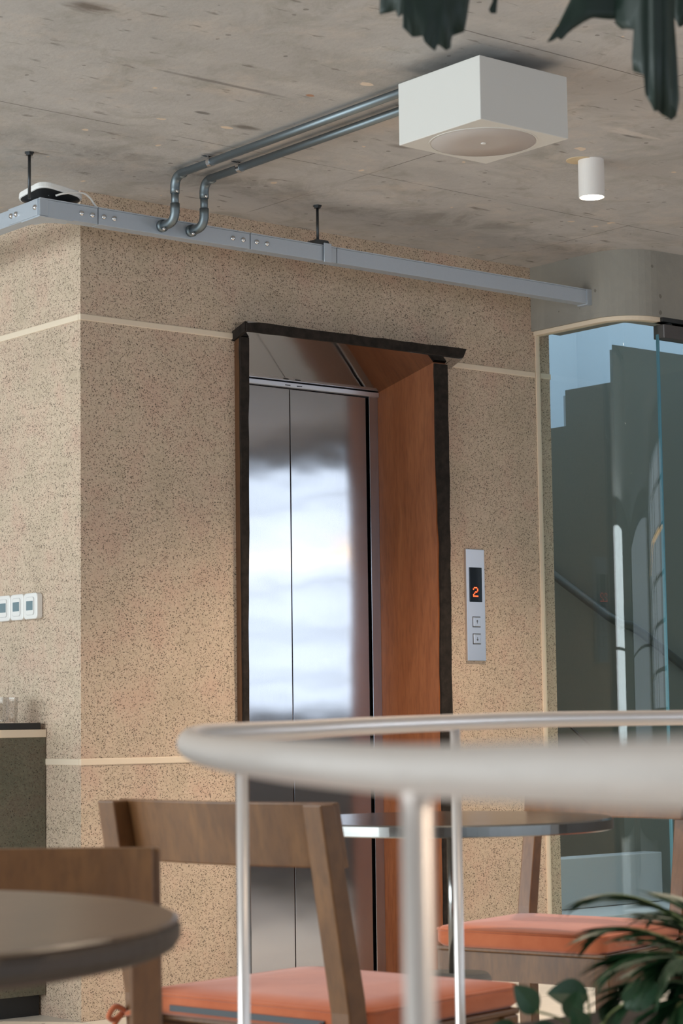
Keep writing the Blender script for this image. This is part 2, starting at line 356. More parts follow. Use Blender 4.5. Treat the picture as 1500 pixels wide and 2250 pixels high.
# ceiling slab, open over the stair
bm = bmesh.new(); box(bm, -7.3, 2.12, -9.3, 4.4, ZC, ZC+0.2); box(bm, 2.12, 4.6, -9.3, -0.42, ZC, ZC+0.2)
struct(obj('ceiling', bm, M['ceiling']), 'raw concrete ceiling slab with formwork joints and stains', 'ceiling')
floor = struct(obj('floor', B(-7.3, 4.6, -9.3, 4.4, -0.2, -0.012), M['grout']), 'pale beige stone tiled floor', 'floor')
tile_me = None
TS = 0.6
for i in range(-8, 8):
    for j in range(-10, 3):
        x, y = i*TS+0.3, j*TS+0.3
        if x > 4.2: continue
        if tile_me is None:
            t = obj('floor_tile', B(-TS/2+0.002, TS/2-0.002, -TS/2+0.002, TS/2-0.002, -0.012, 0), M['floor'], floor, bevel=0); tile_me = t.data
        else: t = objm('floor_tile', tile_me, None, floor)
        t.location = (x, y, 0)
bm = bmesh.new()
for a in ((-7.3, -7.3+4.8-0.0, -9.3, -6.0), (-2.5, 4.6, -9.3, -6.0), (-7.3, -4.8, -6.0, 4.4), (-4.8, 0, 1.8, 4.4)): box(bm, a[0], a[1], a[2], a[3], -0.012, 0)
objm('floor_field', (lambda b: (lambda me: (b.to_mesh(me), b.free(), me)[2])(bpy.data.meshes.new('floor_field')))(bm), M['floor'], floor)
# outer walls with their window openings
def window_wall(name, axis, pos, thick, a0, a1, wins, lab):
    bm = bmesh.new()
    def bb(u0, u1, z0, z1):
        if axis == 'X': box(bm, min(pos, pos+thick), max(pos, pos+thick), u0, u1, z0, z1)
        else: box(bm, u0, u1, min(pos, pos+thick), max(pos, pos+thick), z0, z1)
    cur = a0
    for (u0, u1, z0, z1) in wins:
        bb(cur, u0, 0, ZC); bb(u0, u1, 0, z0); bb(u0, u1, z1, ZC); cur = u1
    bb(cur, a1, 0, ZC)
    struct(obj(name, bm, M['offwhite_wall']), lab, 'wall')
def window(name, axis, pos, u0, u1, z0, z1, nu, nz, lab):
    e = thing(name, lab, 'window', kind='structure')
    def bb(a, b, c, d, nm):
        objm_ = B(pos-0.02, pos+0.02, a, b, c, d) if axis == 'X' else B(a, b, pos-0.02, pos+0.02, c, d)
        obj(nm, objm_, M['dark_galv'], e)
    bb(u0, u1, z0, z0+0.05, 'frame'); bb(u0, u1, z1-0.05, z1, 'frame')
    for k in range(nu+1):
        u = u0+(u1-u0-0.05)*k/nu; bb(u, u+0.05, z0+0.05, z1-0.05, 'mullion')
    for k in range(1, nz):
        z = z0+(z1-z0)*k/nz; bb(u0+0.05, u1-0.05, z-0.012, z+0.012, 'transom')
window_wall('wall_far_left', 'X', -7.1, -0.2, -9.3, 4.4, [(-3.5, 4.0, 0.45, 2.55)], 'window wall on the far left of the room')
window('window_1', 'X', -7.2, -3.5, 4.0, 0.45, 2.55, 5, 2, 'long window on the far left of the room')
window_wall('wall_right', 'X', 4.3, 0.2, -9.3, -0.3, [(-8.2, -3.05, 0.95, 2.55)], 'wall with louvred window on the right of the room')
window('window_2', 'X', 4.4, -8.2, -3.05, 0.95, 2.55, 3, 6, 'louvred window on the right seen mirrored in the lift doors')
window_wall('wall_back', 'Y', -9.1, -0.2, -7.3, 4.6, [(-6.0, 3.0, 0.45, 2.55)], 'window wall behind the viewer')
window('window_3', 'Y', -9.2, -6.0, 3.0, 0.45, 2.55, 6, 2, 'long window behind the viewer')
struct(obj('wall_far_front', B(-7.3, 0, 4.4, 4.6, 0, ZC), M['offwhite_wall']), 'plain end wall beyond the counter', 'wall')

# ------------------------------------------------------------------ stair hall behind the glass
struct(obj('wall_stair_back', B(1.6, 4.6, 1.9, 2.1, 0, 5.6), M['stair_pale']), 'pale blue grey wall at the back of the stair', 'wall')
struct(obj('wall_stair_right', B(4.3, 4.5, -0.35, 2.1, 0, 5.6), M['stair_pale']), 'pale wall on the right of the stair hall', 'wall')
struct(obj('wall_stair_upper', B(1.98, 2.18, 0.0, 2.1, ZC, 5.6), M['stair_pale']), 'upper wall of the stair hall', 'wall')
SX, SY = 2.905, 0.338
bm = bmesh.new()
prof = [(SY, 0.0), (SY, 2.543)]
prof += [(SY+0.09, 2.543), (SY+0.09, 2.381)] if False else [(SY+0.002, 2.543), (SY+0.002, 2.381)]
y = SY; z = 2.381
for k in range(5):
    y += 0.287; prof += [(y, z)]; z -= 0.158; prof += [(y, z)]
prof += [(1.9, z), (1.9, 0.0)]
prism(bm, [(SX, a, b) for a, b in prof], (0.09, 0, 0))
stair = thing('staircase', 'grey green stair with stepped side wall behind the curved glass', 'staircase', (0, 0, 0))
obj('stepped_wall', bm, M['stair_paint'], stair)
obj('landing_wall', B(SX+0.09, 4.3, SY, SY+0.1, 0, 2.543), M['stair_paint'], stair)
for k in range(6):
    yy = SY+0.10+0.287*k; obj('step', B(SX+0.09, 4.3, yy, yy+0.287, 2.381-0.158*k-0.158, 2.381-0.158*k-0.004), M['stair_pale'], stair)
obj('handrail', TUBE([(SX-0.04, 0.95, 1.735), (SX-0.04, 0.36, 1.375), (SX-0.04, 0.29, 1.34), (SX+0.02, SY-0.045, 1.335), (SX+0.10, SY-0.045, 1.30), (3.9, SY-0.045, 0.82)], 0.019, 12), M['stair_rail'], stair, True)
obj('lower_rail', TUBE([(SX-0.03, 0.95, 1.14), (SX-0.03, 0.30, 0.70), (SX+0.05, SY-0.03, 0.66), (3.7, SY-0.03, 0.30)], 0.006, 8), M['dark_galv'], stair, True)
tag(obj('concrete_ledge', B(2.19, 3.02, 0.236, 0.336, 0.182, 0.385), M['stair_pale'], bevel=0.004), 'pale grey riser block at the stair foot behind the glass', 'step')
tag(obj('entry_step', B(2.19, 4.25, -0.05, 0.334, 0.0, 0.180), M['stair_pale'], bevel=0.004), 'low white step in front of the riser block behind the glass', 'step')
tag(obj('wall_inlay', (lambda b: (prism(b, [(2.48, 1.89, 2.36), (2.53, 1.89, 2.36), (3.03, 1.89, 3.02), (2.98, 1.89, 3.02)], (0, 0.012, 0)), b)[1])(bmesh.new()), M['plaster']), 'slanted pale inlay line on the blue grey stair wall', 'inlay')

# ------------------------------------------------------------------ curved glass and glass door
GP = offset(BP, 0.03)
DX = 2.285
gp = [p for p in GP if p.x < DX-0.03] + [Vector((DX-0.004, [p for p in GP if p.x < 4][-1].y-0.003, 0))]
bm = bmesh.new(); ribbon(bm, gp, offset(gp, 0.012), 0.0, 2.45)
gl = tag(obj('glass_screen', bm, M['glass'], smooth=False), 'curved clear glass screen between lift wall and glass door', 'glass')
gl.data.polygons.foreach_set('use_smooth', [True]*len(gl.data.polygons)); gl.data.set_sharp_from_angle(angle=0.6)
dy = gp[-1].y
door = thing('door_2', 'frameless glass door with dark metal top fitting at the right edge', 'door', kind='structure')
prof = [(DX, dy-0.004), (4.2, dy-0.10)]
bm = bmesh.new(); ribbon(bm, [Vector((DX+0.006, dy, 0)), Vector((3.3, dy-0.05, 0))], [Vector((DX+0.006, dy+0.012, 0)), Vector((3.3, dy-0.038, 0))], 0.01, 2.425)
pane = obj('door_pane', bm, M['glass'], door)
obj('glass_edge', B(DX-0.001, DX+0.003, dy-0.002, dy+0.012, 0.01, 2.40), M['glass_edge'], door)
obj('patch_fitting', B(DX, DX+0.30, dy-0.03, dy+0.025, 2.383, 2.436), M['patch_metal'], door, bevel=0.003)
obj('pivot', B(DX+0.045, DX+0.065, dy-0.014, dy+0.010, 2.436, 2.446), M['dark_galv'], door)
obj('top_track', B(DX-0.005, 3.3, dy-0.03, dy+0.02, 2.446, 2.461), M['dark_galv'], door)
bm = bmesh.new(); ribbon(bm, [Vector((3.31, dy-0.05, 0)), Vector((4.3, dy-0.10, 0))], [Vector((3.31, dy-0.038, 0)), Vector((4.3, dy-0.088, 0))], 0.0, 2.45)
tag(obj('glass_sidelight', bm, M['glass']), 'fixed glass pane right of the glass door', 'glass')

# ------------------------------------------------------------------ lift entrance
L = thing('elevator_entrance', 'steel double door lift set in a wood lined portal with dark trim', 'elevator')
X0, X1, YD = 0.664, 1.472, 0.22
def wob_strip(pts_l, pts_r, y0, y1):
    bm = bmesh.new(); n = len(pts_l); V = []
    for y_ in (y0, y1):
        V.append([[bm.verts.new((p[0], y_, p[1])) for p in q] for q in (pts_l, pts_r)])
    for i in range(n-1):
        a, b = V[0]; c, d = V[1]
        bm.faces.new((a[i], b[i], b[i+1], a[i+1])); bm.faces.new((c[i+1], d[i+1], d[i], c[i]))
        bm.faces.new((a[i+1], c[i+1], c[i], a[i])); bm.faces.new((b[i], d[i], d[i+1], b[i+1]))
    for i in (0, n-1): bm.faces.new((V[0][0][i], V[1][0][i], V[1][1][i], V[0][1][i]))
    return bm
zs = [0.0]+[0.08*k for k in range(1, 29)]
def jit(a): return a+random.uniform(-0.0022, 0.0022)
def lerp_tab(tab, z):
    for (z0, v0), (z1, v1) in zip(tab, tab[1:]):
        if z <= z1: return v0+(v1-v0)*(z-z0)/(z1-z0)
    return tab[-1][1]
# right trim, uneven
tl = [(0, 1.541), (1.085, 1.545), (1.59, 1.552), (1.93, 1.5425), (2.4, 1.541)]; tr = [(0, 1.600), (1.085, 1.598), (1.59, 1.602), (1.93, 1.606), (2.4, 1.603)]
zz = zs+[2.278]
obj('dark_trim', wob_strip([(jit(lerp_tab(tl, z)), z) for z in zz], [(jit(lerp_tab(tr, z)), z) for z in zz], -0.036, -0.026), M['dark_trim'], L)
zs2 = zs+[2.284]
obj('dark_trim', wob_strip([(jit(0.633), z) for z in zs2], [(jit(lerp_tab([(0, 0.655), (1.1, 0.657), (2.3, 0.669)], z)), z) for z in zs2], -0.036, -0.026), M['dark_trim'], L)
bm = bmesh.new(); prism(bm, [(1.541, -0.026, 0), (1.603, -0.026, 0), (1.603, YD+0.1, 0), (X1-0.001, YD+0.1, 0), (X1-0.001, YD, 0)], (0, 0, 2.29)); obj('wood_lining', bm, M['lift_wood'], L)
obj('wood_lining', B(0.632, X0, -0.026, YD+0.1, 0, 2.29), M['liner_wood'], L)
# header: mirror soffit sloping down towards the doors, dark ragged front edge
bm = bmesh.new(); prism(bm, [(X0-0.03, -0.07, 2.299), (X0-0.03, YD+0.02, 2.183), (X0-0.03, YD+0.02, 2.335), (X0-0.03, -0.07, 2.335)], (1.603-X0+0.03, 0, 0))
bmesh.ops.translate(bm, verts=bm.verts[:], vec=(0, 0, 0.0))
obj('soffit', bm, M['mirror_steel'], L)
bm = bmesh.new(); prism(bm, [(1.603, -0.07, 2.299), (1.603, -0.001, 2.271), (1.603, -0.001, 2.335), (1.603, -0.07, 2.335)], (0.045, 0, 0))
obj('soffit_end', bm, M['mirror_steel'], L)
hx = [0.627+0.0517*k for k in range(21)]
def hstrip():
    bot = [(x+(0 if k < 20 else -0.018), 2.297+0.006*k/20+random.uniform(-.0015, .0015)) for k, x in enumerate(hx)]
    top = [(x, (2.331 if k else 2.326)+0.006*k/20+random.uniform(-.0015, .0015)) for k, x in enumerate(hx)]
    return wob_strip(bot, top, -0.082, -0.068)
obj('header_edge', hstrip(), M['dark_trim'], L)
bm = bmesh.new(); prism(bm, [(0.622, -0.075, 2.297), (0.622, 0.0, 2.272), (0.622, 0.0, 2.306), (0.622, -0.075, 2.331)], (0.012, 0, 0)); obj('header_end', bm, M['dark_trim'], L)
# doors
obj('back_gap', B(X0, X1, YD+0.032, YD+0.04, 0, 2.19), M['black'], L)
obj('door_panel', B(X0, 1.0515, YD+0.006, YD+0.03, 0.01, 2.170), M['door_steel'], L, bevel=0.0015)
obj('door_panel', B(1.0550, 1.4195, YD+0.006, YD+0.03, 0.01, 2.170), M['door_steel'], L, bevel=0.0015)
obj('jamb_strip', B(1.4275, X1, YD-0.004, YD+0.03, 0, 2.19), M['door_steel'], L, bevel=0.0015)
obj('header_strip', B(X0, X1, YD-0.012, YD+0.03, 2.173, 2.191), M['plate'], L, bevel=0.002)
for xx in (1.03, 1.085): obj('guide_slot', B(xx-0.012, xx+0.012, YD-0.0135, YD-0.011, 2.1795, 2.1825), M['black'], L)
obj('sill', B(X0, X1, YD-0.03, YD+0.03, -0.002, 0.006), M['plate'], L)

# call panel
cp = thing('call_panel', 'brushed steel lift call panel showing a red 2 beside the doors', 'call panel', (1.75, 0, 1.167))
obj('plate', B(-0.0475, 0.0475, -0.012, 0.0, 0, 0.4225), M['plate'], cp, bevel=0.002)
dsp = obj('display', B(-0.033, 0.031, -0.0145, -0.011, 0.222, 0.353), M['display'], cp, bevel=0.002)
bm = bmesh.new()
for r_, row in enumerate(['01110', '10001', '00001', '00110', '01000', '10000', '11111']):
    for c_, ch in enumerate(row):
        if ch == '1':
            bx, bz = -0.0145+c_*0.0053, 0.276-r_*0.0053
            box(bm, bx-0.0022, bx+0.0022, -0.0152, -0.0143, bz-0.0022, bz+0.0022)
obj('digit', bm, M['led'], dsp)
for zz_, up in ((0.147, 1), (0.083, -1)):
    bt = obj('button', B(-0.018, 0.018, -0.0165, -0.011, zz_-0.018, zz_+0.018), M['plate'], cp, bevel=0.002)
    obj('button_recess', B(-0.0205, 0.0205, -0.0125, -0.011, zz_-0.0205, zz_+0.0205), M['patch_metal'], cp)
    bm = bmesh.new(); box(bm, -0.0012, 0.0012, -0.0171, -0.0163, zz_-0.006, zz_+0.006)
    prism(bm, [(-0.005, -0.0171, zz_+up*0.002), (0.0, -0.0171, zz_+up*0.0075), (0.005, -0.0171, zz_+up*0.002)], (0, 0.0008, 0))
    obj('arrow', bm, M['patch_metal'], bt)

# ------------------------------------------------------------------ room thermostats on the side wall
for k, lab in enumerate(('white wall thermostat nearest the corner, right end of the row', 'white wall thermostat in the middle of the row of three', 'white wall thermostat cut by the left edge of the photo')):
    yc = 0.276+0.0875*k
    t = thing('thermostat', lab, 'thermostat', (0, yc, 1.346), 0, 'thermostats on the side wall')
    bm = bmesh.new(); prism(bm, [(0, a, b) for a, b in rounded(0.086, 0.088, 0.014)], (-0.024, 0, 0)); obj('case', bm, M['white'], t, bevel=0.004)
    bm = bmesh.new(); prism(bm, [(-0.024, a, b) for a, b in rounded(0.052, 0.062, 0.010)], (-0.0015, 0, 0)); obj('bezel', bm, mat('bezel', (206, 204, 204), 0.4), t)
    bm = bmesh.new(); prism(bm, [(-0.0255, a, b) for a, b in rounded(0.048, 0.058, 0.009)], (-0.001, 0, 0)); obj('face', bm, M['white'], t)
    obj('screen', B(-0.0275, -0.026, -0.020, 0.020, -0.014, 0.017), M['screen'], t)

# ------------------------------------------------------------------ steel trunking under the ceiling
tk = thing('cable_trunking', 'galvanised steel cable trunking turning the corner under the ceiling', 'cable tray')
TY, TZ0, TZ1, TX = -0.327, 2.518, 2.570, -0.356
def seg_(x0, x1): obj('trunking_length', B(x0, x1, TY, TY+0.045, TZ0, TZ1), M['galv'], tk, bevel=0.0015)
seg_(TX+0.03, -0.144); seg_(-0.141, 0.457); seg_(0.460, 0.83); seg_(0.833, 2.06)
obj('trunking_end', B(2.06, 2.09, TY-0.004, TY+0.049, TZ0-0.004, TZ1+0.004), M['galv'], tk)
bm = bmesh.new(); prism(bm, [(TX, TY, TZ0-0.003), (TX+0.12, TY, TZ0-0.003), (TX+0.12, TY+0.047, TZ0-0.003), (TX+0.085, TY+0.055, TZ0-0.003), (TX+0.06, TY+0.075, TZ0-0.003), (TX+0.05, TY+0.11, TZ0-0.003), (TX, TY+0.11, TZ0-0.003)], (0, 0, 0.004)); obj('corner_floor', bm, M['galv'], tk)
obj('corner_side', B(TX, TX+0.03, TY, TY+0.003, TZ0, TZ1), M['galv'], tk)
obj('trunking_length', B(TX, TX+0.045, TY+0.006, 0.9, TZ0, TZ1), M['galv'], tk, bevel=0.0015)
obj('corner_plate', B(TX-0.003, TX, TY+0.01, TY+0.185, TZ0+0.002, TZ1+0.002), M['galv'], tk, bevel=0.001)
for x0, x1 in ((TX, -0.144), (-0.141, 0.457), (0.460, 0.83), (0.833, 2.06)): obj('lid', B(x0, x1, TY-0.002, TY+0.047, TZ1, TZ1+0.004), M['galv'], tk)
bolt_me = None
def bolt(loc, rot):
    global bolt_me
    if bolt_me is None:
        b = LATHE([(0.009, 0), (0.009, 0.002), (0.007, 0.006), (0.003, 0.008)], seg=14); o = obj('bolt', b, M['chrome'], tk, True); bolt_me = o.data
    else: o = objm('bolt', bolt_me, None, tk)
    o.location = loc; o.rotation_euler = rot
for x in (-0.205, -0.165, -0.122, -0.083, 0.385, 0.428, 0.484, 0.528): bolt((x, TY, TZ0+0.027), (PI/2, 0, 0))
for y_ in (TY+0.022, TY+0.135, TY+0.165): bolt((TX-0.003, y_, TZ0+0.028), (0, -PI/2, 0))
def rod(loc, lab, bracket):
    x, y_ = loc
    e = thing('hanger_rod', lab, 'hanger', (x, y_, 0), group='trunking hangers')
    obj('threaded_rod', TUBE([(0, 0, TZ1-0.002), (0, 0, ZC)], 0.0048, 10), M['dark_galv'], e, True)
    obj('ceiling_nut', LATHE([(0.012, ZC-0.010), (0.012, ZC-0.004), (0.016, ZC-0.004), (0.016, ZC)], seg=6), M['dark_galv'], e)
    if bracket:
        bm = bmesh.new(); prism(bm, [(-0.04, TY-y_-0.004, TZ1+0.004), (-0.025, TY-y_-0.004, TZ1+0.02), (0.025, TY-y_-0.004, TZ1+0.02), (0.035, TY-y_-0.004, TZ1+0.004)], (0, 0.055, 0)); obj('clamp', bm, M['dark_galv'], e)
        obj('clip', B(0.004, 0.036, TY-y_-0.009, TY-y_-0.004, TZ0-0.004, TZ1+0.010), M['galv'], e, bevel=0.001)
rod((0.765, TY+0.022), 'thin threaded rod with clamp holding the trunking at mid wall', True)
rod((-0.385, TY+0.015), 'thin threaded rod beside the access point at the trunking corner', False)

# conduits from the trunking to the loudspeaker
def conduit(x, yv, lab):
    e = thing('conduit', lab, 'pipe', (0, 0, 0), group='steel conduits to the loudspeaker'); zt = ZC-0.022; r_ = 0.0125; zb = 2.545
    obj('riser', TUBE([(x, yv, zb+0.05), (x, yv, zt-0.045)], r_, 16), M['conduit'], e, True)
    obj('ceiling_run', TUBE([(x-0.01, yv-0.045, zt), (x-0.03, -1.635, zt)], r_, 16), M['conduit'], e, True)
    up = obj('elbow', TUBE(arc_path((x, yv, zt-0.055), (x, yv, zt), (x-0.005, yv-0.055, zt), 0.04), r_*1.22, 16), M['conduit'], e, True)
    lo = obj('elbow', TUBE(arc_path((x, yv, zb+0.06), (x, yv, zb), (x, TY-0.002, zb), 0.042), r_*1.22, 16), M['conduit'], e, True)
    for p, q in ((up, (x-0.006, yv-0.02, zt-0.05)), (lo, (x-0.012, yv+0.045, zb-0.014))):
        obj('screw', TUBE([q, (q[0]-0.006, q[1]-0.008, q[2]-0.005)], 0.005, 8), M['chrome'], p, True)
    obj('lock_ring', TUBE([(x, TY-0.014, zb), (x, TY, zb)], 0.02, 12), M['conduit'], e, True)
    for yc in (-0.62,):
        bm = bmesh.new(); tube(bm, [(x-0.014, yc-0.008, zt), (x-0.014, yc+0.008, zt)], r_+0.003, 16); box(bm, x-0.045, x+0.02, yc-0.008, yc+0.008, ZC-0.006, ZC)
        obj('saddle_clip', bm, M['chrome'], e)
conduit(0.098, -0.405, 'left steel conduit bending up from the trunking')
conduit(0.213, -0.405, 'right steel conduit bending up from the trunking')

# loudspeaker box
sp = thing('ceiling_speaker', 'white square loudspeaker box hung just below the concrete ceiling', 'speaker', (-0.024+0.162, -1.960+0.162, 2.505))
obj('cabinet', B(-0.162, 0.162, -0.162, 0.162, 0, 0.172), M['speaker'], sp, bevel=0.002)
obj('rim', LATHE([(0.148, 0.003), (0.148, -0.0012), (0.144, -0.0012), (0.144, 0.003)], seg=64), M['speaker'], sp)
gr = obj('grille', LATHE([(0.143, 0.001), (0.142, -0.0012), (0.06, -0.0022), (0.006, -0.0024)], seg=64), M['grille'], sp, True)
obj('logo_dot', LATHE([(0.007, -0.0045), (0.007, -0.002)], seg=16), M['white'], gr)
obj('mount', B(-0.07, 0.07, -0.07, 0.07, 0.172, ZC-2.505), M['black_plastic'], sp)

# downlights (the one in view, plus two added out of view to brighten the room)
def downlight(x, y_, lab, power):
    e = thing('downlight', lab, 'lamp', (x, y_, ZC), group='ceiling cylinder downlights')
    obj('body', LATHE([(0.001, -0.100), (0.0385, -0.100), (0.0385, -0.121), (0.0413, -0.121), (0.0413, 0), (0.001, 0)], seg=48), M['lamp_body'], e, False)
    obj('lens', LATHE([(0.038, -0.119), (0.038, -0.112)], seg=48), M['lens'], e)
    l = bpy.data.lights.new('downlight_beam', 'SPOT'); l.energy = power; l.color = (1.0, 0.81, 0.61); l.spot_size = 2.1; l.spot_blend = 0.7; l.shadow_soft_size = 0.04
    o = bpy.data.objects.new('downlight_beam', l); COL.objects.link(o); o.parent = e; o.location = (0, 0, -0.13)
    return e
d0 = downlight(1.089, -1.291, 'white cylinder downlight glowing on the concrete ceiling', 215)
for x, y_, la, pw_ in ((-0.95, -2.9, 'added unseen cylinder downlight above the steel table', 75), (-1.7, -5.6, 'added unseen cylinder downlight brightening the railing nearest the viewer', 60)): downlight(x, y_, la, pw_)  # both added out of view, for warm light on table and railing
tag(obj('ceiling_cutout', LATHE([(0.045, -0.002), (0.045, 0.0)], (1.060, -1.272, ZC), 24), mat('cutout', (206, 184, 150), 0.8)), 'pale round patch in the ceiling beside the downlight', 'patch')
tag(obj('light_strip', B(4.24, 4.29, -8.0, -3.0, 1.97, 1.99), M['strip_light']), 'warm light strip on the right wall mirrored in the lift doors', 'lamp')

# access point on the trunking corner
ap = thing('access_point', 'white flat wireless access point with dark underside on the trunking corner', 'router', (-0.262, -0.235, 2.598))
ap.rotation_euler = (math.radians(-6), math.radians(7), 0)
bm = bmesh.new(); prism(bm, [(a, b, 0.0) for a, b in rounded(0.165, 0.165, 0.04, 8)], (0, 0, 0.02)); obj('shell', bm, M['white'], ap, bevel=0.004)
bm = bmesh.new(); a_ = rounded(0.155, 0.155, 0.038, 8); b_ = rounded(0.09, 0.09, 0.03, 8)
va = [bm.verts.new((p[0], p[1], 0.0)) for p in a_]; vb = [bm.verts.new((p[0], p[1], -0.022)) for p in b_]
for i in range(len(va)): bm.faces.new((va[i], va[(i+1) % len(va)], vb[(i+1) % len(va)], vb[i]))
bm.faces.new(vb); bm.faces.new(va[::-1]); obj('underside', bm, M['black_plastic'], ap)
bm = bmesh.new(); prism(bm, [(-0.05, -0.062, -0.003), (0.03, -0.066, -0.003), (0.02, -0.056, -0.014), (-0.04, -0.054, -0.014)], (0, 0.012, 0)); obj('socket', bm, M['galv'], ap)
obj('bracket', B(-0.04, 0.03, -0.035, 0.03, -0.030, -0.02), M['galv'], ap)
tag(obj('network_cable', TUBE(spline([(-0.290, -0.312, 2.592), (-0.262, -0.325, 2.601), (-0.20, -0.322, 2.612), (-0.168, -0.318, 2.602), (-0.150, -0.315, 2.585), (-0.132, -0.312, 2.574)]), 0.0032, 8), M['white'], smooth=True), 'white network cable looping from access point into the trunking', 'cable')

# ------------------------------------------------------------------ counter with board and cups
ct = thing('counter', 'dark terrazzo counter with pale top slab at the left edge', 'counter', (0, 0.211, 0))
obj('body', B(-1.6, -0.004, 0.0, 0.62, 0.07, 0.908), M['terrazzo_dark'], ct)
obj('top_slab', B(-1.6, -0.002, -0.004, 0.62, 0.908, 0.934), M['plaster'], ct, bevel=0.002)
obj('plinth', B(-1.6, -0.01, 0.03, 0.62, 0.0, 0.07), M['black_plastic'], ct)
tag(obj('serving_board', B(-0.55, -0.021, 0.212, 0.55, 0.934, 0.956), M['black_plastic'], bevel=0.002), 'flat black board lying on the counter top', 'tray')
for k, (x, y_, lab) in enumerate(((-0.108, 0.29, 'ribbed clear tumbler on the black board, nearer the wall'), (-0.20, 0.285, 'ribbed clear tumbler on the black board at the left edge'))):
    bm = bmesh.new(); seg = 24; prof = [(0.038, 0.0), (0.0415, 0.086), (0.039, 0.086), (0.0355, 0.004)]; rings = []
    for r_, z in prof:
        rings.append([bm.verts.new(((r_+(0.0015 if q % 2 else 0))*math.cos(2*PI*q/seg), (r_+(0.0015 if q % 2 else 0))*math.sin(2*PI*q/seg), z)) for q in range(seg)])
    for a, b in zip(rings, rings[1:]):
        for q in range(seg): bm.faces.new((a[q], a[(q+1) % seg], b[(q+1) % seg], b[q]))
    bm.faces.new(rings[0][::-1]); bm.faces.new(rings[-1])
    o = tag(obj('tumbler', bm, M['cup']), lab, 'glass', 'tumblers on the counter'); o.location = (x, y_, 0.956)

# ------------------------------------------------------------------ balustrade ring
RAIL = [Vector(p) for p in ((-3.3080, -5.5522, 0.9332), (-3.2408, -5.4430, 0.9307), (-3.1745, -5.3120, 0.9282), (-3.1022, -5.1515, 0.9256), (-3.0434, -5.0037, 0.9265), (-2.9956, -4.9012, 0.9273), (-2.8813, -4.7004, 0.9273), (-2.7242, -4.4459, 0.9282), (-2.5579, -4.2006, 0.9307), (-2.3773, -3.9671, 0.9349), (-2.2202, -3.8243, 0.9366), (-2.0338, -3.7042, 0.9382), (-1.8288, -3.6000, 0.9416), (-1.5877, -3.5261, 0.9450), (-1.3618, -3.4942, 0.9475), (-1.0350, -3.4908, 0.9475), (-0.6528, -3.4774, 0.9458), (-0.2462, -3.4850, 0.9433))]  # from image pixel positions at set depths, then whole rail scaled about the camera
rl = thing('balustrade', 'curved brushed steel tube railing sweeping across the foreground', 'railing', (0, 0, 0))
RR = 0.0125
obj('handrail', TUBE(spline(RAIL, 10), RR, 24), M['rail_steel'], rl, True)
def post(p, r_=0.0075):
    obj('post', TUBE([(p.x, p.y, 0), (p.x, p.y, p.z)], r_, 16), M['rail_steel'], rl, True)
    obj('foot_plate', LATHE([(0.03, 0), (0.03, 0.006), (0.012, 0.012)], (p.x, p.y, 0), 20), M['rail_steel'], rl)
SPL = spline(RAIL, 10)
def rail_at(i): return SPL[int(i*10)]
POSTS = [3.0, 10.15, 13.0, 0.0, 16.0]
for i in POSTS: post(rail_at(i))

